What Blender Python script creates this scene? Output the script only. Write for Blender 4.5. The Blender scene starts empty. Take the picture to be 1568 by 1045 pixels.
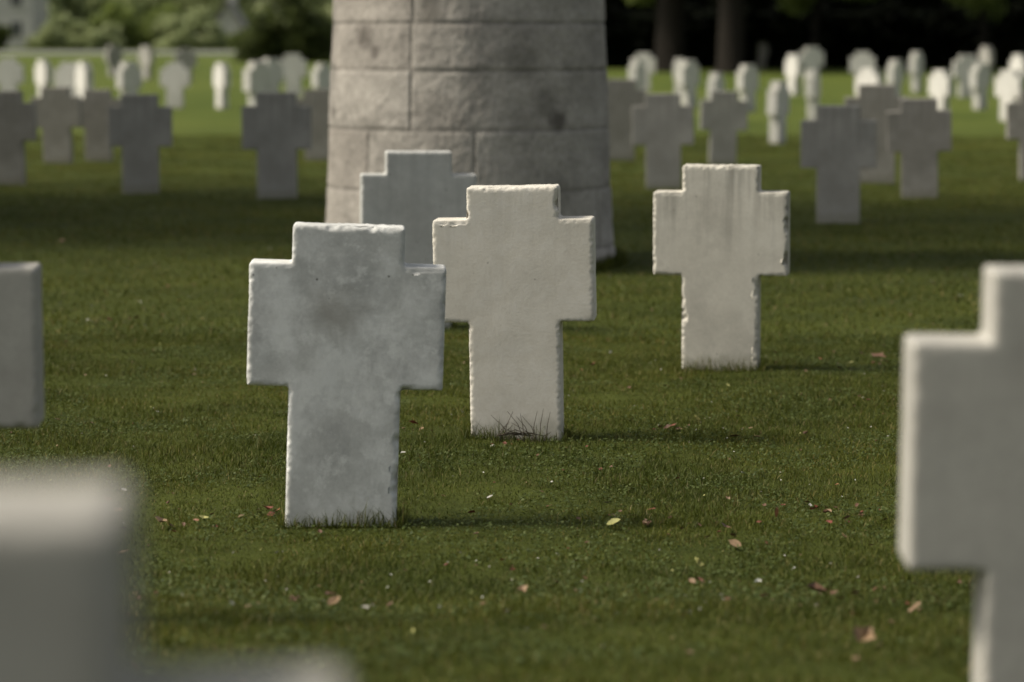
import bpy, bmesh, math, random
import numpy as np
from mathutils import Vector, noise, Matrix
random.seed(7); rng=np.random.default_rng(7)
scene=bpy.context.scene
F=4355.0; H=1.56; PITCH=math.atan(477/F)
def R(a): return math.radians(a)

# ---------------------------------------------------------------- helpers
_tab=rng.random((256,256))
def vn(x,y,s,seed=0):
    x=np.asarray(x)/s+seed*17.3; y=np.asarray(y)/s+seed*7.7
    xi=np.floor(x).astype(int); yi=np.floor(y).astype(int)
    fx=x-xi; fy=y-yi; fx=fx*fx*(3-2*fx); fy=fy*fy*(3-2*fy)
    a=_tab[xi%256,yi%256]; b=_tab[(xi+1)%256,yi%256]; c=_tab[xi%256,(yi+1)%256]; d=_tab[(xi+1)%256,(yi+1)%256]
    return (a*(1-fx)+b*fx)*(1-fy)+(c*(1-fx)+d*fx)*fy
def ground_z(x,y):
    t=np.clip((8.3-np.asarray(y))/3.0,0,1); t=t*t*(3-2*t)
    near=np.clip((60-np.asarray(y))/20,0,1)
    return 0.25*t+near*(0.030*(vn(x,y,1.7,1)-.5)+0.014*(vn(x,y,.35,2)-.5))
def px2g(px,py,z=0.0):
    u=(px-784)/F; v=-(py-522.5)/F
    c,s=math.cos(PITCH),math.sin(PITCH)
    d=Vector((u, c+v*s, -s+v*c))
    t=(z-H)/d.z
    return d.x*t,d.y*t
def np_mesh(name,V,Q,mats=(),smooth=False,k=4,matidx=None):
    me=bpy.data.meshes.new(name)
    V=np.asarray(V,dtype=np.float32); Q=np.asarray(Q,dtype=np.int32)
    me.vertices.add(len(V)); me.vertices.foreach_set('co',V.ravel())
    me.loops.add(Q.size); me.loops.foreach_set('vertex_index',Q.ravel())
    me.polygons.add(len(Q)); me.polygons.foreach_set('loop_start',np.arange(0,Q.size,k,dtype=np.int32))
    if matidx is not None: me.polygons.foreach_set('material_index',np.asarray(matidx,dtype=np.int32))
    me.polygons.foreach_set('use_smooth',np.full(len(Q),smooth))
    for m in mats: me.materials.append(m)
    me.update(calc_edges=True); me.validate()
    return me
def add(name,me,parent=None,loc=(0,0,0),rot=(0,0,0)):
    o=bpy.data.objects.new(name,me); scene.collection.objects.link(o)
    o.location=loc; o.rotation_euler=rot
    if parent: o.parent=parent
    return o
class NT:
    def __init__(s,name):
        s.m=bpy.data.materials.new(name); s.m.use_nodes=True; s.t=s.m.node_tree
        s.b=s.t.nodes['Principled BSDF']; s.out=s.t.nodes['Material Output']
    def n(s,typ,**kw):
        x=s.t.nodes.new(typ)
        for k,v in kw.items(): setattr(x,k,v)
        return x
    def l(s,a,b): s.t.links.new(a,b)
    def coord(s): 
        return s.n('ShaderNodeTexCoord').outputs['Object']
    def mapping(s,src,scale=(1,1,1),loc=(0,0,0)):
        m=s.n('ShaderNodeMapping'); m.inputs['Scale'].default_value=scale; m.inputs['Location'].default_value=loc
        s.l(src,m.inputs['Vector']); return m.outputs[0]
    def noise(s,vec,scale,detail=4,rough=.55):
        x=s.n('ShaderNodeTexNoise'); x.inputs['Scale'].default_value=scale; x.inputs['Detail'].default_value=detail
        x.inputs['Roughness'].default_value=rough
        if vec is not None: s.l(vec,x.inputs['Vector'])
        return x.outputs['Fac']
    def ramp(s,fac,stops):
        r=s.n('ShaderNodeValToRGB'); e=r.color_ramp.elements
        while len(e)<len(stops): e.new(.5)
        for i,(p,c) in enumerate(stops):
            e[i].position=p; e[i].color=(c,c,c,1) if isinstance(c,(int,float)) else (*c,1)
        s.l(fac,r.inputs[0]); return r.outputs[0]
    def mix(s,fac,a,b,mode='MIX'):
        m=s.n('ShaderNodeMixRGB',blend_type=mode)
        for i,v in ((0,fac),(1,a),(2,b)):
            if isinstance(v,(int,float)): m.inputs[i].default_value=v if i==0 else (v,v,v,1)
            elif isinstance(v,tuple): m.inputs[i].default_value=(*v,1)
            else: s.l(v,m.inputs[i])
        return m.outputs[0]
    def bump(s,h,strength=.3,dist=.01):
        b=s.n('ShaderNodeBump'); b.inputs['Strength'].default_value=strength; b.inputs['Distance'].default_value=dist
        s.l(h,b.inputs['Height']); s.l(b.outputs[0],s.b.inputs['Normal'])
    def base(s,c,rough=.85,spec=.25):
        if isinstance(c,tuple): s.b.inputs['Base Color'].default_value=(*c,1)
        else: s.l(c,s.b.inputs['Base Color'])
        s.b.inputs['Roughness'].default_value=rough; s.b.inputs['Specular IOR Level'].default_value=spec
    def translucent(s,c,f=.3):
        t=s.n('ShaderNodeBsdfTranslucent'); s.l(c,t.inputs[0])
        m=s.n('ShaderNodeMixShader'); m.inputs[0].default_value=f
        s.l(s.b.outputs[0],m.inputs[1]); s.l(t.outputs[0],m.inputs[2]); s.l(m.outputs[0],s.out.inputs[0])

def stone_mat(name,base,light,dark,blotch=3.0,streak=0.0,off=(0,0,0),centre=None,crisp=0,foot=.3,pits=.8):
    N=NT(name); co=N.coord(); v=N.mapping(co,loc=off)
    n1=N.noise(v,blotch,8,.62)
    c=N.mix(N.ramp(n1,[(.44,0),(.56 if crisp else .60,1)]),base,light)
    n2=N.noise(N.mapping(co,loc=(off[0]+5,off[1]+3,off[2])),blotch*.8,8,.68)
    c=N.mix(N.ramp(n2,[(.48,0),(.64 if crisp else .68,.9)]),c,dark)
    n3=N.noise(v,90,4,.7)
    c=N.mix(.20,c,N.ramp(n3,[(.3,.38),(.7,.68)]),'OVERLAY')
    n4=N.noise(v,22,5,.7)
    c=N.mix(.30,c,N.ramp(n4,[(.3,.38),(.7,.62)]),'OVERLAY')
    if crisp:
        n6=N.noise(N.mapping(co,loc=(2,9,4)),11,7,.7)
        c=N.mix(N.ramp(n6,[(.54,0),(.64,.6)]),c,tuple(min(.75,x*1.12) for x in light))
    if streak:
        sv=N.mapping(co,scale=(14,3,.7),loc=off); n5=N.noise(sv,1.6,4,.6)
        sep=N.n('ShaderNodeSeparateXYZ'); N.l(co,sep.inputs[0])
        zz=N.ramp(sep.outputs['Z'],[(.45,0),(.9,1)])
        f=N.mix(1,N.ramp(n5,[(.47,0),(.66,streak)]),zz,'MULTIPLY')
        c=N.mix(f,c,tuple(x*.45 for x in dark))
    if centre:
        vd=N.n('ShaderNodeVectorMath',operation='DISTANCE'); vd.inputs[1].default_value=centre[0]
        N.l(N.mapping(co,scale=(1,.2,1)),vd.inputs[0])
        ad=N.n('ShaderNodeMath',operation='ADD'); N.l(vd.outputs['Value'],ad.inputs[0])
        mm=N.n('ShaderNodeMath',operation='MULTIPLY'); N.l(N.noise(v,9,4),mm.inputs[0]); mm.inputs[1].default_value=.18
        N.l(mm.outputs[0],ad.inputs[1])
        c=N.mix(N.ramp(ad.outputs[0],[(.13,.55),(.21,0)]),c,centre[1])
    vo=N.n('ShaderNodeTexVoronoi'); vo.inputs['Scale'].default_value=17; N.l(v,vo.inputs['Vector'])
    pit=N.ramp(vo.outputs['Distance'],[(.045,1),(.085,0)])
    gate=N.ramp(N.noise(v,7,2),[(.56,0),(.60,pits)])
    c=N.mix(N.mix(1,pit,gate,'MULTIPLY'),c,(.09,.085,.07))
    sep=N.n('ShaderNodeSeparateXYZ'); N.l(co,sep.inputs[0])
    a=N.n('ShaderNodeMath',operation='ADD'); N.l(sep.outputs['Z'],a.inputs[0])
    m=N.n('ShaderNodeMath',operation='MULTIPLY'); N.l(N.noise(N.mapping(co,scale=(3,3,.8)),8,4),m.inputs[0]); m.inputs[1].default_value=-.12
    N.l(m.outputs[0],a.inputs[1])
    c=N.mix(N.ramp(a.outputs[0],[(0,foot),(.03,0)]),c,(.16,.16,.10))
    N.base(c,.9,.15)
    N.bump(N.mix(.5,n3,n4),.3,.004)
    return N.m

# ---------------------------------------------------------------- crosses
TH_=.078
def cross_bm():
    bm=bmesh.new()
    a,b=.174,.305; z=[-.15,.446,.830,.95]
    P=[(-a,z[0]),(a,z[0]),(a,z[1]),(b,z[1]),(b,z[2]),(a,z[2]),(a,z[3]),(-a,z[3]),(-a,z[2]),(-b,z[2]),(-b,z[1]),(-a,z[1])]
    t=TH_
    f=[bm.verts.new((x,-t,zz)) for x,zz in P]; k=[bm.verts.new((x,t,zz)) for x,zz in P]
    bm.faces.new(f); bm.faces.new(k[::-1])
    for i in range(12):
        j=(i+1)%12; bm.faces.new((f[j],f[i],k[i],k[j]))
    bmesh.ops.recalc_face_normals(bm,faces=bm.faces)
    bmesh.ops.bevel(bm,geom=[e for e in bm.edges],offset=.007,segments=2,affect='EDGES',profile=.5)
    return bm
bm=cross_bm(); lowme=bpy.data.meshes.new('cross_low'); bm.to_mesh(lowme); bm.free()
tmp=bpy.data.objects.new('tmp',lowme); scene.collection.objects.link(tmp)
md=tmp.modifiers.new('r','REMESH'); md.mode='VOXEL'; md.voxel_size=.005; md.use_smooth_shade=True
dg=bpy.context.evaluated_depsgraph_get(); hime=bpy.data.meshes.new_from_object(tmp.evaluated_get(dg))
bpy.data.objects.remove(tmp)
def hires(seed,rough=1.0):
    me=hime.copy(); n=len(me.vertices); co=np.empty(n*3,np.float32); me.vertices.foreach_get('co',co); co=co.reshape(-1,3)
    a,b=.174,.305
    off=Vector((seed*3.1,seed*1.7,seed*.9))
    out=co.copy()
    for i in range(n):
        x,y,z=co[i]; ax=abs(x)
        inarm=.446-.004<z<.830+.004
        half=b if inarm else a
        dx=half-ax
        if z>.825: dz=.95-z
        elif ax>a: dz=min(.830-z,z-.446)
        else: dz=1
        de=min(abs(dx),abs(dz)); dy=TH_-abs(y)
        p=Vector((x,y,z))
        if de<.022:
            if de<.004:
                nz=noise.noise(p*45+off)*.5+noise.noise(p*110+off)*.5
                amp=.0028*rough*(nz+.7*noise.noise(p*9+off))
                if abs(dx)<abs(dz): out[i,0]-=math.copysign(amp,x)
                else: out[i,2]-=amp*(1 if z>.64 else -1)
            if dy<.014:
                big=max(0,noise.noise(p*8+off*2)-.12)*max(0,noise.noise(p*30+off)+.25)*1.6
                fine=.20*max(0,noise.noise(p*60+off)+noise.noise(p*120+off)*.6+.3)
                w=max(0,1-de/.014)
                out[i,1]-=math.copysign(.030*(big+fine)*w*rough,y)
                chip2=(big*.018+fine*.010)*rough*max(0,1-dy/.014)
                if abs(dx)<abs(dz): out[i,0]-=math.copysign(chip2,x)
                elif z>.64: out[i,2]-=chip2
        if dy<.004: out[i,1]+=.0012*noise.noise(Vector((x*6,seed,z*6)))
    me.vertices.foreach_set('co',out.ravel())
    me.polygons.foreach_set('use_smooth',np.ones(len(me.polygons),bool)); me.update()
    return me
bases=[]
def place_cross(me,mat,cx,top,base,yaw=0,lean=0,pitch=0,wf=1.0,z0=0.0):
    x,y=px2g(cx,base,z0)
    zc=y*math.cos(PITCH)+(H-z0-.5)*math.sin(PITCH)
    h=(base-top)/F*zc
    s=h/.95
    me.materials.append(mat)
    o=add('stone_cross',me,loc=(x,y,z0),rot=(R(pitch),R(lean),R(yaw))); o.scale=(s*wf,s,s)
    bases.append((x,y,s*wf,R(yaw)))
    return o
m1=stone_mat('stone_lichen_grey',(.50,.50,.465),(.65,.65,.61),(.39,.39,.365),4.6,.0,(0,0,0),centre=((-.03,0,.68),(.28,.262,.222)),crisp=1,foot=.15)
m2=stone_mat('stone_warm',(.57,.535,.455),(.62,.585,.505),(.50,.47,.40),3,.15,(3,1,2),pits=.4)
m3=stone_mat('stone_streaked',(.51,.48,.405),(.56,.53,.45),(.41,.385,.325),3,.6,(7,3,1))
m4=stone_mat('stone_cool',(.43,.43,.40),(.48,.48,.445),(.37,.365,.335),2.5,.2,(1,8,1))
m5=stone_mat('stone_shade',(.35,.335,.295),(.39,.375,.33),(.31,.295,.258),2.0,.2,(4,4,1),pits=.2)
mb1=stone_mat('stone_back_shaded_warm',(.29,.272,.235),(.34,.32,.28),(.21,.20,.17),2.5,.4,(2,2,2))  # back rows: tree shade put into the stone colour, darker than the near crosses
mb2=stone_mat('stone_back_shaded_grey',(.31,.30,.265),(.36,.345,.305),(.24,.23,.20),2.5,.4,(6,2,2))  # grey variant, tree shade likewise painted into its tone
mw=stone_mat('stone_sunlit_pale',(.52,.505,.45),(.60,.58,.525),(.40,.385,.34),2.5,.2,(9,2,2))  # far crosses: sunlight painted in, paler than the shaded back rows
place_cross(hires(1,.9),m1,522,341,806,yaw=2.5,lean=2.0,pitch=-.5,wf=1.0)
place_cross(hires(2,1.0),m2,793,283,671,yaw=-5,lean=-1.0,wf=.985)
place_cross(hires(3,1.6),m3,1104,252,567,yaw=-9,lean=-.2,wf=1.02)
place_cross(hires(4,.7),m4,640,231,506,yaw=5,lean=.3,wf=1.0)
def fg(me,mat,d,px_arm_edge,side,ytop,yaw,lean=0):
    u=(px_arm_edge-784)/F; c,s=math.cos(PITCH),math.sin(PITCH); v=-(ytop-522.5)/F
    t=d/(c+v*s); ztop=H+(-s+v*c)*t
    xe=u*t; x=xe-side*.305
    o=add('stone_cross',me,loc=(x,d,ztop-.95),rot=(0,R(lean),R(yaw))); me.materials.append(mat)
    bases.append((x,d,1,R(yaw))); return o
fg(hires(5,.5),m5,4.75,1385,-1,412,-2,.6)
fg(hires(6,.5),m5,1.66,530,1,765,3)
fg(hires(7,.6),m5,6.75,57,1,330,4)

def low(mat):
    m=lowme.copy(); m.materials.append(mat); return m
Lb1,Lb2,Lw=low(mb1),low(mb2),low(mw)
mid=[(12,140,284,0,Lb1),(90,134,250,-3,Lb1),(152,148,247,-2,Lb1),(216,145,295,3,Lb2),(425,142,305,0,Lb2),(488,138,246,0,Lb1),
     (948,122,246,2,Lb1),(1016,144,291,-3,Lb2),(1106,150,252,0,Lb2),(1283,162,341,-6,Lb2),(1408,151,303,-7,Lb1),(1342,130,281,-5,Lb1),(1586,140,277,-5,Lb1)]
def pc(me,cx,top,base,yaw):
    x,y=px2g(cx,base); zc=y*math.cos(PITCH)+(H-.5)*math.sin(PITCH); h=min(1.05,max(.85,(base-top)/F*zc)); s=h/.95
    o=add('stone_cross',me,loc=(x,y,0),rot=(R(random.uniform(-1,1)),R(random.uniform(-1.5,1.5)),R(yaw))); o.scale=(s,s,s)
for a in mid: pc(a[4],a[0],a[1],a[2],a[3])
far=[(15,90,162),(68,92,160),(130,95,175),(198,95,172),(268,97,166),(340,97,167),(395,95,180),(415,90,160),(450,84,150),(495,98,166),(175,68,118),(225,68,122),(285,75,127),
 (975,92,170),(1055,93,165),(1145,100,172),(1243,72,128),(1095,112,190),(1190,125,221),(1245,108,186),(1320,80,140),(1330,105,185),(1403,80,142),(1440,110,182),(1480,85,150),(1500,98,168),(1510,70,124),(1545,108,186),(1300,60,104),(1167,62,106),(1438,60,103),(1040,90,150),(108,96,168),(1370,92,160),(1560,84,148),(1215,84,146),(985,82,140)]
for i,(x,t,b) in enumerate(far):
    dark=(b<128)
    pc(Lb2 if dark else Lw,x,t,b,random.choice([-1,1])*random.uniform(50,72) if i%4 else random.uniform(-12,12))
for i in range(60):
    y=random.choice([24,30,36,44,52,60]); x=random.choice([-1,1])*(y*.19+random.uniform(.5,14))
    o=add('stone_cross',random.choice([Lb1,Lb2,Lw]),loc=(x,y,0),rot=(0,R(random.uniform(-1.5,1.5)),R(random.uniform(-8,8))))

# ---------------------------------------------------------------- ground
def axis(vals): return np.unique(np.round(np.concatenate(vals),3))
xs=axis([np.arange(-8,8.01,.1),np.linspace(-40,-8,33),np.linspace(8,40,33),np.linspace(-900,-40,30),np.linspace(40,900,30)])
ys=axis([np.arange(-2,30,.1),np.arange(30,70,1.),np.linspace(70,1500,60),np.linspace(-200,-2,10)])
X,Y=np.meshgrid(xs,ys); Z=ground_z(X,Y)
V=np.stack([X,Y,Z],-1).reshape(-1,3); nx=len(xs); idx=np.arange(len(V)).reshape(X.shape)
Q=np.stack([idx[:-1,:-1],idx[:-1,1:],idx[1:,1:],idx[1:,:-1]],-1).reshape(-1,4)
N=NT('turf'); co=N.coord()
c=N.ramp(N.noise(co,1.3,5,.6),[(.35,(.034,.044,.007)),(.65,(.058,.070,.011))])
sep=N.n('ShaderNodeSeparateXYZ'); N.l(co,sep.inputs[0])
mr=N.n('ShaderNodeMapRange'); mr.inputs['From Min'].default_value=26; mr.inputs['From Max'].default_value=50; N.l(sep.outputs['Y'],mr.inputs['Value'])
cf=N.ramp(N.noise(N.mapping(co,scale=(.25,.08,1)),1,5,.6),[(.35,(.058,.082,.012)),(.65,(.100,.122,.022))])  # far turf: blade colour, with sunlight painted in as a brighter tone
c=N.mix(mr.outputs[0],c,cf)
c=N.mix(.5,c,N.ramp(N.noise(co,45,4,.7),[(.3,.25),(.7,.75)]),'OVERLAY')
N.base(c,.95,.1); N.bump(N.noise(co,60,4,.7),.8,.02)
add('lawn_ground',np_mesh('lawn_ground',V,Q,[N.m],True))
N=NT('asphalt_pale'); co=N.coord(); N.base(N.ramp(N.noise(co,.8,5),[(.3,(.15,.15,.14)),(.7,(.21,.21,.195))]),.9)
def sheet(name,x0,x1,y0,y1,z,m): 
    return add(name,np_mesh(name,[(x0,y0,z),(x1,y0,z),(x1,y1,z),(x0,y1,z)],[[0,1,2,3]],[m]))
sheet('country_road',-400,-8,182,207,.006,N.m)

# ---------------------------------------------------------------- grass blades
def blades(x,y,h,w,leanmax,seed):
    n=len(x); r=np.random.default_rng(seed)
    th=r.random(n)*2*np.pi; l=r.random(n)**.6*leanmax; lt=r.random(n)*2*np.pi
    z=ground_z(x,y)-.004
    dx=np.cos(th)*w/2; dy=np.sin(th)*w/2
    tx=np.cos(lt)*l*h; ty=np.sin(lt)*l*h; tz=h*np.sqrt(np.clip(1-l*l*.75,.1,1))
    V=np.empty((n,5,3),np.float32)
    V[:,0]=np.stack([x-dx,y-dy,z],-1); V[:,1]=np.stack([x+dx,y+dy,z],-1)
    mx,my,mz=x+tx*.38,y+ty*.38,z+tz*.6
    V[:,2]=np.stack([mx+dx*.8,my+dy*.8,mz],-1); V[:,3]=np.stack([mx-dx*.8,my-dy*.8,mz],-1)
    V[:,4]=np.stack([x+tx,y+ty,z+tz],-1)
    return V
def samp(n,y0,y1,a,b,seed):
    r=np.random.default_rng(seed)
    y=y0+(y1-y0)*r.random(int(n*2.2)); keep=r.random(len(y))<(a*y+b)/(a*y1+b); y=y[keep][:n]
    x=(r.random(len(y))*2-1)*(a*y+b); return x,y
parts=[]
x,y=samp(600000,5.2,14.5,.2,.9,1)
hh=(.011+.019*rng.random(len(x)))*(.5+1.0*vn(x,y,.5,3))*(.55+.9*vn(x,y,.10,9)); parts.append(blades(x,y,hh,.0018+.002*rng.random(len(x)),1.1,11))
x,y=samp(40000,5.2,13,.2,.9,5)
k=vn(x,y,.22,14)>.64; x=x[k]; y=y[k]; hh=.03+.03*rng.random(len(x)); parts.append(blades(x,y,hh,.0018+.001*rng.random(len(x)),.9,15))
x,y=samp(380000,14.2,42,.2,1.2,2)
hh=(.016+.022*rng.random(len(x)))*(.6+.8*vn(x,y,.7,4)); parts.append(blades(x,y,hh,.005+.004*rng.random(len(x)),1.1,12))
for (bx,by,s,yaw) in bases:
    n=800; r=np.random.default_rng(int(abs(bx*100))+3)
    lx=(r.random(n)*2-1)*.20*s; ly=np.where(r.random(n)<.6,-.085-abs(r.normal(0,.014,n)),.085+abs(r.normal(0,.02,n)))
    side=r.random(n)<.25; lx=np.where(side,np.sign(lx)*(.178+abs(r.normal(0,.014,n))),lx); ly=np.where(side,(r.random(n)*2-1)*.09,ly)
    gx=bx+lx*math.cos(yaw)-ly*math.sin(yaw); gy=by+lx*math.sin(yaw)+ly*math.cos(yaw)
    parts.append(blades(gx,gy,(.02+.06*r.random(n)**2)*(.5+vn(gx,gy,.06,5)),np.full(n,.0026),.85,int(abs(by*10))))
ang=rng.random(5000)*2*np.pi; rr=.985+abs(rng.normal(0,.03,5000)); gx=-.286+np.cos(ang)*rr; gy=19.0+np.sin(ang)*rr
parts.append(blades(gx,gy,.04+.07*rng.random(5000),np.full(5000,.006),.6,77))
V=np.concatenate(parts); n=len(V); V=V.reshape(-1,3); i=np.arange(n)*5
me=bpy.data.meshes.new('lawn_grass'); me.vertices.add(n*5); me.vertices.foreach_set('co',V.ravel())
loops=np.stack([i,i+1,i+2,i+3,i+3,i+2,i+4],-1).astype(np.int32)
me.loops.add(n*7); me.loops.foreach_set('vertex_index',loops.ravel())
ls=np.stack([np.arange(n)*7,np.arange(n)*7+4],-1).astype(np.int32).ravel()
me.polygons.add(2*n); me.polygons.foreach_set('loop_start',ls); me.update(calc_edges=True)
N=NT('grass_blade'); g=N.n('ShaderNodeNewGeometry'); co=N.coord()
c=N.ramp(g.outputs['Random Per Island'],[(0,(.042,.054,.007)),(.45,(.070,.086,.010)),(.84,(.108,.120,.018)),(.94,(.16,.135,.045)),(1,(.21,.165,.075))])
c=N.mix(N.ramp(N.noise(co,.55,6,.65),[(.40,0),(.60,1)]),N.mix(1,c,(.68,.76,.72),'MULTIPLY'),N.mix(1,c,(1.2,1.14,1.0),'MULTIPLY'))  # large dark noise patches paint tree shade into the blade colour
c=N.mix(N.ramp(N.noise(N.mapping(co,loc=(4,2,0)),2.6,5,.7),[(.58,0),(.72,.45)]),c,(.12,.098,.032))
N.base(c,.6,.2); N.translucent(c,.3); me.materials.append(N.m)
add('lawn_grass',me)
r=np.random.default_rng(55); x,y=samp(150000,5.2,15,.2,.9,56)
k=(vn(x,y,.45,12)*.6+vn(x,y,.13,13)*.4)>.55; x=x[k]; y=y[k]; n=len(x)
z=ground_z(x,y)+.008+.012*r.random(n); C=np.stack([x,y,z],-1); s=(.003+.003*r.random(n))[:,None]
th=r.random(n)*6.283; a=np.stack([np.cos(th),np.sin(th),r.normal(0,.35,n)],-1); b=np.stack([-np.sin(th),np.cos(th),r.normal(0,.35,n)],-1)
V=np.stack([C-a*s,C-b*s,C+a*s,C+b*s],1).reshape(-1,3)
N=NT('clover_leaf'); g=N.n('ShaderNodeNewGeometry')
c=N.ramp(g.outputs['Random Per Island'],[(0,(.038,.056,.012)),(.7,(.070,.094,.022)),(1,(.115,.135,.042))]); N.base(c,.6,.2); N.translucent(c,.25)
add('clover_plants',np_mesh('clover_plants',V,np.arange(n*4).reshape(-1,4),[N.m]))

# ---------------------------------------------------------------- fallen leaves, petals, twigs
def leafmat(name,c):
    N=NT(name); co=N.coord(); g=N.n('ShaderNodeNewGeometry')
    v=N.mix(N.ramp(N.noise(co,120,3),[(.3,0),(.7,1)]),tuple(k*.6 for k in c),c)
    v=N.mix(N.ramp(g.outputs['Random Per Island'],[(0,0),(1,.5)]),v,(.10,.055,.03)); N.base(v,.6,.3); return N.m
LM=[leafmat('leaf_red',(.22,.060,.038)),leafmat('leaf_brown',(.15,.080,.045)),leafmat('leaf_tan',(.30,.20,.11)),leafmat('leaf_yellow',(.44,.43,.15)),leafmat('petal_white',(.60,.59,.52)),leafmat('leaf_orange',(.38,.16,.07))]
LV=[];LF=[];LI=[]
def leaf(x,y,size,mi,up=.03,rot=None,curl=None,stand=0):
    k=len(LV); th=random.random()*6.28 if rot is None else rot; cu=random.uniform(.1,.9) if curl is None else curl
    z=float(ground_z(x,y))+up; tilt=random.uniform(-.45,.45)+stand; roll=random.uniform(-.6,.6)
    M=Matrix.Rotation(th,3,'Z')@Matrix.Rotation(tilt,3,'Y')@Matrix.Rotation(roll,3,'X')
    prof=[(-.5,0),(-.3,.22),(-.05,.34),(.2,.27),(.38,.12),(.5,0)]
    for (u,w) in prof:
        zc=cu*(u*u)*.8; jit=random.uniform(.5,1.35)
        for s in (-1,0,1):
            p=M@Vector((u*size,s*w*size*jit,(zc+abs(s)*w*cu)*size)); LV.append((x+p.x,y+p.y,z+p.z))
    for i in range(5):
        for j in range(2):
            a=k+i*3+j; LF.append([a,a+1,a+4,a+3]); LI.append(mi)
named=[(908,565,.045,0),(1030,658,.06,0),(1022,661,.04,1),(1067,648,.045,3,1.0),(1192,795,.045,5,1.1),(1270,810,.04,0),(1110,820,.07,1),(1068,876,.05,3,1.2),(968,800,.055,0),(998,790,.035,0),
(750,775,.03,4),(246,813,.085,2),(410,796,.07,0),(425,799,.04,5),(312,808,.045,3),(300,812,.03,5),(940,813,.055,3),(1322,1000,.075,2),(512,940,.05,2),(802,922,.045,2),(560,950,.035,4),(90,648,.05,1),(633,659,.05,0),(1345,550,.10,1),(1310,553,.06,1),(1303,562,.03,3),(1125,845,.05,2),
(935,547,.03,4,1.),(617,705,.03,4),(722,798,.035,0),(310,495,.03,3),(210,494,.05,1),(215,468,.02,4),(165,775,.035,0),(190,760,.03,4),(168,725,.03,1),(190,858,.05,2),(1255,555,.035,5),(1125,672,.06,1),(1400,950,.06,2),(1430,930,.05,1),(1310,925,.05,2),(1250,920,.07,1),(1160,905,.03,4),(1245,790,.035,0),(1070,815,.03,1),(1235,670,.05,1),(930,782,.03,4),(505,925,.05,1),(1060,905,.03,2),(770,870,.03,5),(320,600,.02,4),(355,945,.02,4),(1463,515,.03,4),(95,375,.07,2),(1470,460,.04,4)]
def pg(px,py):
    x,y=px2g(px,py)
    for _ in range(3):
        if y<8.3: x,y=px2g(px,py,float(ground_z(x,y)))
    return x,y
for a in named:
    x,y=pg(a[0],a[1]); leaf(x,y,a[2]*.88,a[3],.022,stand=(a[4] if len(a)>4 else 0))
for (cx,cy,sx,n_) in [(250,805,.12,12),(410,796,.05,8),(1030,658,.05,8),(975,797,.07,12),(1105,818,.10,10),(1250,920,.14,14),(1420,935,.16,20),(1330,552,.18,16),(520,930,.10,8),(1240,790,.10,8),(820,660,.15,8),(190,495,.10,6),(1290,800,.08,6),(640,660,.08,6)]:
    x0,y0=pg(cx,cy)
    for i in range(n_): leaf(x0+random.gauss(0,sx),y0+random.gauss(0,sx*1.2),random.uniform(.012,.034),random.choice([0,0,1,1,1,2,1]),random.uniform(.004,.016))
for i in range(1000):
    y=random.uniform(5.6,22); x=random.uniform(-1,1)*(.2*y+1)
    mi=random.choices([0,1,2,3,4,5],[3,10,4,1,1,.5])[0]
    leaf(x,y,random.uniform(.008,.024),mi,random.uniform(.005,.016))
for i in range(1700):
    y=random.uniform(5.6,18); x=random.uniform(-1,1)*(.2*y+1)
    if vn(x,y,.9,6)<.45: continue
    leaf(x,y,random.uniform(.005,.011),random.choice([4,4,3,2]),random.uniform(.014,.026))
add('fallen_leaves',np_mesh('fallen_leaves',LV,LF,LM,False,4,LI))
def tube(V,Fc,path,rad,sides=6):
    k=len(V); path=[Vector(p) for p in path]
    for i,p in enumerate(path):
        d=(path[min(i+1,len(path)-1)]-path[max(i-1,0)]).normalized()
        u=d.cross(Vector((.3,1,.1))).normalized(); w=d.cross(u)
        for s in range(sides):
            a=2*math.pi*s/sides; V.append(tuple(p+(u*math.cos(a)+w*math.sin(a))*rad[i]))
    for i in range(len(path)-1):
        for s in range(sides):
            t=(s+1)%sides; Fc.append([k+i*sides+s,k+i*sides+t,k+(i+1)*sides+t,k+(i+1)*sides+s])
tv=[];tf=[]
wx,wy=px2g(795,672)
for i in range(16):
    bx=wx+random.uniform(-.10,.12); by=wy-.11-random.uniform(0,.03); hh=random.uniform(.04,.13); lx=random.uniform(-.10,.06)
    tube(tv,tf,[(bx,by,0),(bx+lx*.4,by,hh*.6),(bx+lx,by+.01,hh)],[.0016,.0013,.0006],4)
for i in range(7):
    bx=wx+random.uniform(-.12,.06); tube(tv,tf,[(bx,wy-.12,.03),(bx+.05,wy-.13,.035+random.uniform(0,.02)),(bx+.12,wy-.12,.028)],[.002,.0018,.001],4)
N=NT('dry_stem'); N.base(N.ramp(N.noise(N.coord(),80),[(.3,(.03,.025,.015)),(.7,(.07,.055,.035))]),.8)
add('dry_weeds',np_mesh('dry_weeds',tv,tf,[N.m]))

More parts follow.
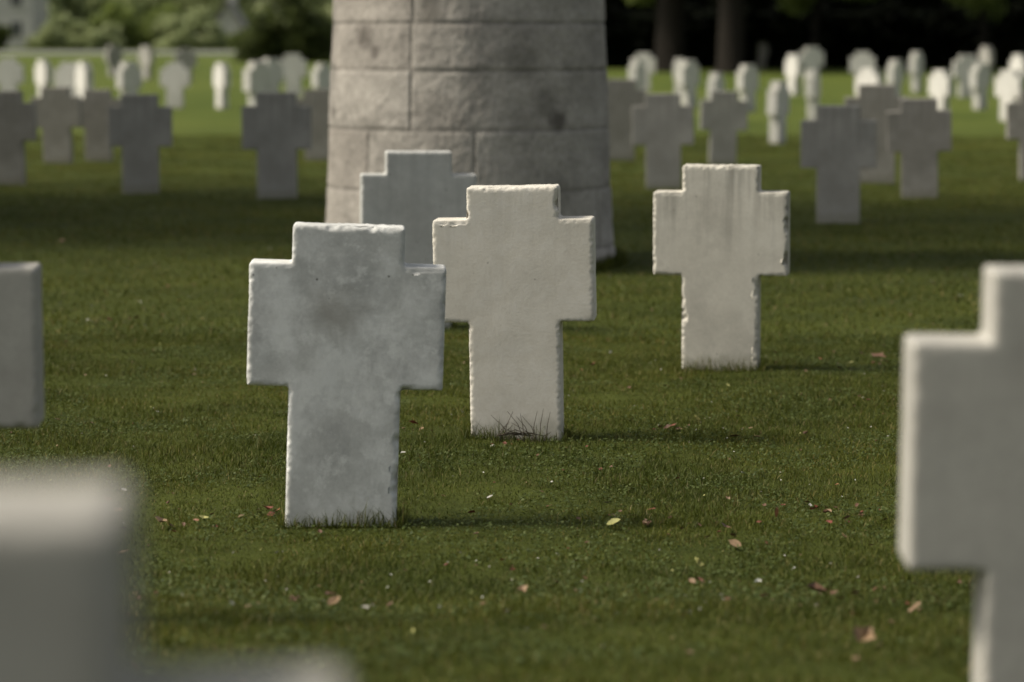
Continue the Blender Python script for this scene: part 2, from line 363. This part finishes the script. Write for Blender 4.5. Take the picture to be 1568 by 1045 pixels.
# ---------------------------------------------------------------- round tower
TC=(-.286,19.0); course=[0,.16,.55,.94,1.32,1.62,1.95,2.3,2.65,3.0,3.35,3.7,4.05,4.4,4.75,5.1,5.45,5.8,6.2]
def tr(z): return .968-.040*z+.02*np.exp(-z/.15)
nth=900
zs=np.concatenate([np.arange(0,2.31,.0125),np.arange(2.35,6.21,.05)])
th=np.linspace(0,2*np.pi,nth,endpoint=False)
TH,ZZ=np.meshgrid(th,zs)
ci=np.clip(np.searchsorted(course,ZZ,side='right')-1,0,len(course)-2)
ca=np.array(course); zl=ca[ci]; zh=ca[ci+1]
r0=tr(ZZ)
dzj=np.minimum(ZZ-zl,zh-ZZ); dth=np.full(ZZ.shape,9.); bid=np.zeros(ZZ.shape)
for k in range(len(course)-1):
    if k in (3,4,5): js=[-22.9+(0.6 if k==5 else 0)+(0 if i==0 else 102+48*(i-1)) for i in range(6)]
    elif k==2: js=[-43,3,72,120,170,220,270]
    else: js=[random.uniform(-20,20)+60*i for i in range(6)]
    js=np.radians(np.mod(js,360)); sel=ci==k; t=TH[sel]
    dd=np.abs(((t[:,None]-js[None])+np.pi)%(2*np.pi)-np.pi); dth[sel]=dd.min(1)*r0[sel]
    sj=np.sort(js); bid[sel]=k*8+np.searchsorted(sj,t)%len(js)
dj=np.minimum(dzj,dth)
jw=.002+.005*vn(TH*3,ZZ,.3,4)
gro=np.clip(1-(dj-jw)/.014,0,1)**2*.007
rv=r0-gro
pts=np.stack([np.sin(TH)*r0,-np.cos(TH)*r0,ZZ],-1).reshape(-1,3)
nzv=np.array([.6*noise.fractal(Vector(p)*5,1,2,4)+.35*noise.fractal(Vector(p)*22,.8,2,3) for p in pts.tolist()]).reshape(rv.shape)
rb=rng.random(400)
rv=rv+nzv*.009+ (rb[bid.astype(int)]-.5)*.005
P=np.stack([np.sin(TH)*rv,-np.cos(TH)*rv,ZZ],-1).reshape(-1,3)
idx=np.arange(len(P)).reshape(rv.shape); nxt=np.roll(idx,-1,axis=1)
Q=np.stack([idx[:-1],nxt[:-1],nxt[1:],idx[1:]],-1).reshape(-1,4)
me=np_mesh('shaft',P,Q,[],True)
for nm,arr in (('mortar',np.clip(1-(dj-jw)/.006,0,1)),('tone',rb[(bid.astype(int)*7)%400])):
    at=me.attributes.new(nm,'FLOAT','POINT'); at.data.foreach_set('value',arr.ravel().astype(np.float32))
N=NT('tower_limestone'); co=N.coord()
t=N.n('ShaderNodeAttribute',attribute_name='tone').outputs['Fac']; mo=N.n('ShaderNodeAttribute',attribute_name='mortar').outputs['Fac']
c=N.ramp(t,[(0,(.31,.283,.245)),(1,(.365,.34,.298))])
c=N.mix(.7,c,N.ramp(N.noise(co,3.2,6,.65),[(.3,.28),(.7,.68)]),'OVERLAY')
c=N.mix(.5,c,N.ramp(N.noise(co,38,5,.7),[(.3,.28),(.7,.72)]),'OVERLAY')
c=N.mix(N.ramp(N.noise(N.mapping(co,loc=(3.3,1,7)),2.6,6,.7),[(.55,0),(.70,.6)]),c,(.15,.14,.12))
def spot(c,px,py,r,col,f):
    s=(px-718)/215.; a=math.asin(max(-.95,min(.95,s))); y=19-math.cos(a)*.93; z=H-(py-45)/F*y
    vd=N.n('ShaderNodeVectorMath',operation='DISTANCE'); vd.inputs[1].default_value=(math.sin(a)*.93,-math.cos(a)*.93,z); N.l(co,vd.inputs[0])
    ad=N.n('ShaderNodeMath',operation='MULTIPLY_ADD'); N.l(N.noise(co,14,5,.7),ad.inputs[0]); ad.inputs[1].default_value=r*1.6; N.l(vd.outputs['Value'],ad.inputs[2])
    return N.mix(N.ramp(ad.outputs[0],[(r*1.25,f),(r*2.1,0)]),c,col)
c=spot(c,560,50,.085,(.08,.07,.06),.85); c=spot(c,578,72,.05,(.08,.07,.06),.8); c=spot(c,852,180,.08,(.07,.06,.05),.8); c=spot(c,510,165,.06,(.08,.07,.06),.7); c=spot(c,800,90,.10,(.14,.13,.11),.5); c=spot(c,660,15,.10,(.12,.11,.09),.6); c=spot(c,835,150,.10,(.12,.11,.09),.5)
c=N.mix(N.mix(1,mo,.7,'MULTIPLY'),c,(.15,.14,.12)); N.base(c,.92,.15); N.bump(N.mix(.5,N.noise(co,45,5,.7),N.noise(co,12,5,.7)),.5,.012)
me.materials.append(N.m)
tower=bpy.data.objects.new('round_stone_tower',None); scene.collection.objects.link(tower); tower.location=(TC[0],TC[1],-.02)
add('shaft',me,tower)
bm=bmesh.new(); 
prof=[(.70,6.18),(.86,6.18),(.90,6.24),(.90,6.36),(.84,6.40),(.45,6.85),(.02,7.1)]
rings=[]
for r_,z_ in prof: rings.append([bm.verts.new((r_*math.cos(2*math.pi*i/48),r_*math.sin(2*math.pi*i/48),z_)) for i in range(48)])
for a,b in zip(rings,rings[1:]):
    for i in range(48): bm.faces.new((a[i],a[(i+1)%48],b[(i+1)%48],b[i]))
cm=bpy.data.meshes.new('cap'); bm.to_mesh(cm); bm.free(); cm.materials.append(stone_mat('cap_stone',(.3,.29,.26),(.36,.35,.32),(.2,.19,.17))); add('cornice_cap',cm,tower)

# ---------------------------------------------------------------- foliage
def foliage_mat(name,dark,light,tr=.3,lo=.55):
    N=NT(name); g=N.n('ShaderNodeNewGeometry'); co=N.coord()
    c=N.ramp(g.outputs['Random Per Island'],[(0,dark),(1,light)])
    c=N.mix(N.ramp(N.noise(co,.7,3),[(.35,0),(.65,1)]),N.mix(1,c,(lo,lo*1.05,lo),'MULTIPLY'),c)
    N.base(c,.6,.2 if tr>.15 else .03); N.translucent(c,tr); return N.m
def leaf_cloud(centres,spread,per,size,seed=0):
    r=np.random.default_rng(seed); C=np.repeat(np.asarray(centres,float),per,axis=0); n=len(C)
    S=np.repeat(np.broadcast_to(np.asarray(spread,float),(len(centres),)),per)
    d=r.normal(size=(n,3)); d/=np.linalg.norm(d,axis=1)[:,None]; C=C+d*(r.random(n)**.5*S)[:,None]*np.array([1,1,.75])
    a=r.normal(size=(n,3)); a/=np.linalg.norm(a,axis=1)[:,None]; b=np.cross(a,r.normal(size=(n,3))); b/=np.linalg.norm(b,axis=1)[:,None]
    s=size*(.6+.8*r.random(n))[:,None]
    V=np.stack([C-a*s,C-b*s*.45,C+a*s,C+b*s*.45],1).reshape(-1,3)
    V[:,2]=np.maximum(V[:,2],.02)
    return V,np.arange(n*4).reshape(-1,4)
N=NT('bark'); co=N.coord(); N.base(N.ramp(N.noise(N.mapping(co,scale=(6,6,1.2)),3,5,.7),[(.3,(.012,.010,.008)),(.7,(.030,.026,.020))]),.95,.1); N.bump(N.noise(N.mapping(co,scale=(8,8,1.2)),4,5),.8,.05); BARK=N.m
FG_G=foliage_mat('leaves_green',(.035,.060,.012),(.085,.13,.025),.35)
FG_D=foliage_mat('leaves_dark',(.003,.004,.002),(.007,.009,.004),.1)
FG_Y=foliage_mat('leaves_pale',(.28,.32,.15),(.48,.51,.27),.4,.8)
FG_L=foliage_mat('leaves_sunny',(.16,.20,.05),(.32,.38,.11),.45,.6)
FG_M=foliage_mat('leaves_mid',(.06,.080,.022),(.14,.165,.05),.35)
def tree(x,y,h,cr,tr_=.35,mat=FG_G,seed=0,zlow=.32,per=260,ncl=60,size=.17):
    random.seed(seed); e=bpy.data.objects.new('broadleaf_tree',None); scene.collection.objects.link(e); e.location=(x,y,0)
    V=[];Fc=[]
    tp=[(0,0,-.1),(0,0,.3),(.05,.02,h*.2),(random.uniform(-.3,.3),random.uniform(-.3,.3),h*.45),(random.uniform(-.4,.4),0,h*.7),(0,0,h*.92)]
    tube(V,Fc,tp,[tr_*1.5,tr_*1.1,tr_,tr_*.75,tr_*.4,tr_*.08],12)
    cen=[]
    for i in range(14):
        a=i*2.4+random.random(); z0=h*random.uniform(zlow-.04,.72); L=cr*random.uniform(.6,.95)
        p0=Vector((0,0,z0)); p1=p0+Vector((math.cos(a)*L*.5,math.sin(a)*L*.5,L*.28)); p2=p0+Vector((math.cos(a)*L,math.sin(a)*L,L*.42))
        tube(V,Fc,[p0,p1,p2],[tr_*.38,tr_*.22,tr_*.06],6); cen+= [p1,p2]
        for j in range(2): 
            q=p1.lerp(p2,random.random()); q2=q+Vector((random.uniform(-1,1),random.uniform(-1,1),random.uniform(0,1)))*L*.3; tube(V,Fc,[q,q2],[tr_*.12,tr_*.03],5); cen.append(q2)
    while len(cen)<ncl:
        v=Vector((random.gauss(0,1),random.gauss(0,1),random.gauss(0,1))).normalized()*random.uniform(.6,1)
        cen.append(Vector((v.x*cr,v.y*cr,h*.65+v.z*h*.33)))
    add('trunk_and_limbs',np_mesh('trunk',V,Fc,[BARK],True),e)
    LVv,LQ=leaf_cloud([tuple(c) for c in cen],[random.uniform(.12,.24)*cr for _ in cen],per,size,seed)
    add('crown',np_mesh('crown',LVv,LQ,[mat]),e)
def bush(name,x,y,w,d,h,mat,n=60,per=200,size=.16,seed=0):
    random.seed(seed); cen=[];sp=[]
    for i in range(n):
        u=random.uniform(-1,1); v=random.uniform(-1,1); t=random.random()
        z=h*t*(1-.5*u*u)*(.75+.25*math.sin(u*5+seed)); cen.append((u*w/2,v*d/2,z)); sp.append(random.uniform(.10,.2)*h+.2)
    Vv,Qq=leaf_cloud(cen,sp,per,size,seed); add(name,np_mesh(name,Vv,Qq,[mat]),loc=(x,y,0))
def wx_(px,d): return (px-784)/F*d
def hedge(name,x0,x1,y,depth,h,mat,seed,size=.17,dens=5):
    random.seed(seed); cen=[]
    n=int((x1-x0)*dens*h/1.5)
    for i in range(n):
        cen.append((random.uniform(x0,x1),y+random.uniform(0,depth)*random.random(),random.uniform(.15,h)))
    e=bpy.data.objects.new(name,None); scene.collection.objects.link(e)
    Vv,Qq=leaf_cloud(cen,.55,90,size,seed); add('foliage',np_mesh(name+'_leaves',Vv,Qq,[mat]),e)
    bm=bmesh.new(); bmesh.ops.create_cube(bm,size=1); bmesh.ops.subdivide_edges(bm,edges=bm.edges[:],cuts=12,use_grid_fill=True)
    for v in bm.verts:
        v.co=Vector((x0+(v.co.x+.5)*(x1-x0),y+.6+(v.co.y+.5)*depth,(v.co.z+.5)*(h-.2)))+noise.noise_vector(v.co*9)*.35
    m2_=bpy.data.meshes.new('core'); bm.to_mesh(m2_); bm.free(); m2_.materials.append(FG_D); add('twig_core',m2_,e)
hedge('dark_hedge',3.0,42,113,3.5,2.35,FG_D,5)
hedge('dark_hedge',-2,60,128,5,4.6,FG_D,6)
tree(wx_(1025,106),106,14,5.5,.50,FG_G,11,.24,240,90,.2)
tree(wx_(1117,102),102,15,6,.46,FG_G,12,.24,240,90,.2)
tree(27,110,14,6,.5,FG_G,14,.24,240,90,.2)
tree(11.5,109,7.6,3.6,.14,FG_L,15,.36,200,90,.15)
tree(17.6,107,7.4,3.8,.14,FG_L,16,.36,200,90,.15)
tree(5.6,110,7.7,2.8,.12,FG_L,17,.38,160,80,.15)
# left background
bush('garden_shrub',wx_(450,137),137,4.4,2.5,3.6,FG_M,80,220,.17,21)
bush('garden_shrub',wx_(120,222),222,7,4,2.6,FG_Y,70,200,.22,22)
bush('garden_shrub',wx_(215,225),225,8,4,4.0,FG_L,80,200,.22,23)
bush('garden_shrub',wx_(290,222),222,5,3,3.4,FG_Y,60,200,.22,24)
bush('garden_shrub',wx_(370,225),225,6,3,1.6,FG_L,60,200,.22,25)
bush('garden_shrub',wx_(-80,222),222,9,3,4.5,FG_M,60,200,.22,26)
random.seed(3); cen=[];sp=[]
for i in range(1100):
    x=random.uniform(-130,130); hh=11+5*noise.noise(Vector((x*.06,0,0)))+3*noise.noise(Vector((x*.2,4,0)))
    cen.append((x,300+random.uniform(-4,6),random.uniform(.5,hh))); sp.append(random.uniform(1.2,2.6))
Vv,Qq=leaf_cloud(cen,sp,110,.5,9); add('distant_treeline',np_mesh('distant_treeline',Vv,Qq,[FG_Y]))
N=NT('render_wall'); N.base(N.ramp(N.noise(N.coord(),1.5,5),[(.3,(.42,.41,.37)),(.7,(.52,.50,.46))]),.9); WALL=N.m
N=NT('slate_roof'); N.base(N.ramp(N.noise(N.coord(),3,5),[(.3,(.22,.21,.185)),(.7,(.30,.285,.25))]),.8); ROOF=N.m
N=NT('window_glass'); N.base((.04,.045,.05),.2,.5); GL=N.m
def box(V,Q,x0,x1,y0,y1,z0,z1):
    k=len(V); V+= [(x0,y0,z0),(x1,y0,z0),(x1,y1,z0),(x0,y1,z0),(x0,y0,z1),(x1,y0,z1),(x1,y1,z1),(x0,y1,z1)]
    Q+= [[k,k+3,k+2,k+1],[k+4,k+5,k+6,k+7],[k,k+1,k+5,k+4],[k+1,k+2,k+6,k+5],[k+2,k+3,k+7,k+6],[k+3,k,k+4,k+7]]
def house(name,x,y,w,d,hw,hr,cols,yaw=0):
    e=bpy.data.objects.new(name,None); scene.collection.objects.link(e); e.location=(x,y,0); e.rotation_euler[2]=R(yaw)
    V=[];Q=[]; box(V,Q,-w/2,w/2,0,d,0,hw)
    k=len(V); V+= [(-w/2,0,hw),(-w/2,d,hw),(-w/2,d/2,hw+hr),(w/2,0,hw),(w/2,d,hw),(w/2,d/2,hw+hr)]
    Q+= [[k,k+2,k+1,k],[k+3,k+4,k+5,k+3]]
    me=bpy.data.meshes.new('walls'); me.from_pydata(V,[],[q if len(set(q))==4 else q[:3] for q in Q]); me.materials.append(WALL); add('walls',me,e)
    o=.35
    V=[(-w/2-o,-o,hw-.2),(w/2+o,-o,hw-.2),(w/2+o,d/2,hw+hr+.12),(-w/2-o,d/2,hw+hr+.12),(w/2+o,d+o,hw-.2),(-w/2-o,d+o,hw-.2)]
    r=add('roof',np_mesh('roof',V,[[0,1,2,3],[3,2,4,5]],[ROOF]),e); s=r.modifiers.new('s','SOLIDIFY'); s.thickness=.15; s.offset=1
    V=[];Q=[];V2=[];Q2=[]
    for i in range(cols):
        cx=-w/2+(i+.5)*w/cols
        for z in ([.3] if hw<2 else [1.0,3.6]):
            hz=.7 if hw<2 else 1.2
            box(V,Q,cx-.45,cx+.45,-.02,.1,z,z+hz); box(V2,Q2,cx-.6,cx+.6,-.12,-.021,z-.1,z-.01); box(V2,Q2,cx-.04,cx+.04,-.06,-.021,z,z+hz)
    add('windows',np_mesh('windows',V,Q,[GL]),e); add('frames_and_sills',np_mesh('frames',V2,Q2,[WALL]),e)
    V=[];Q=[]; box(V,Q,w*.3,w*.3+.8,d/2-.4,d/2+.4,hw+hr-.6,hw+hr+1.2); add('chimney',np_mesh('chimney',V,Q,[WALL]),e)
house('village_house',wx_(-45,240),240,11,8,5.6,3.5,4)
house('village_house',wx_(355,246)+1.5,246,5,3.0,1.2,2.6,2,90)

# trees standing left of the view; their crowns shade the lawn behind the near rows
tree(-9.4,22.8,11,3.4,.26,FG_G,41,.42,200,60,.15)
tree(-6.6,22.6,15,3.4,.26,FG_G,42,.55,200,60,.15)
tree(-13.5,25,13,4.2,.3,FG_G,43,.42,200,60,.16)

# ---------------------------------------------------------------- light, world, camera
el=R(47); az=math.atan2(-1,-.05)
w=bpy.data.worlds.new('World'); scene.world=w; w.use_nodes=True
sk=w.node_tree.nodes.new('ShaderNodeTexSky'); sk.sky_type='NISHITA'; sk.sun_disc=False; sk.sun_elevation=el; sk.sun_rotation=az; sk.dust_density=4; sk.ozone_density=.6
hs=w.node_tree.nodes.new('ShaderNodeHueSaturation'); hs.inputs['Saturation'].default_value=.35
w.node_tree.links.new(sk.outputs[0],hs.inputs['Color'])
bg=w.node_tree.nodes['Background']; w.node_tree.links.new(hs.outputs[0],bg.inputs[0]); bg.inputs[1].default_value=.135
sd=bpy.data.lights.new('sun','SUN'); sd.energy=4.2; sd.angle=R(12); sd.color=(1,.92,.79)
so=bpy.data.objects.new('sun',sd); scene.collection.objects.link(so)
dirv=Vector((math.sin(az)*math.cos(el),math.cos(az)*math.cos(el),math.sin(el))); so.rotation_euler=dirv.to_track_quat('Z','Y').to_euler()
cd=bpy.data.cameras.new('camera'); cd.lens=100; cd.sensor_width=36; cd.clip_end=3000; cd.clip_start=.1
cd.dof.use_dof=True; cd.dof.focus_distance=10.0; cd.dof.aperture_fstop=2.4
cam=bpy.data.objects.new('camera',cd); scene.collection.objects.link(cam); cam.location=(0,0,H); cam.rotation_euler=(R(90)-PITCH,0,0)
scene.camera=cam
scene.view_settings.view_transform='Standard'; scene.view_settings.look='None'; scene.view_settings.exposure=0
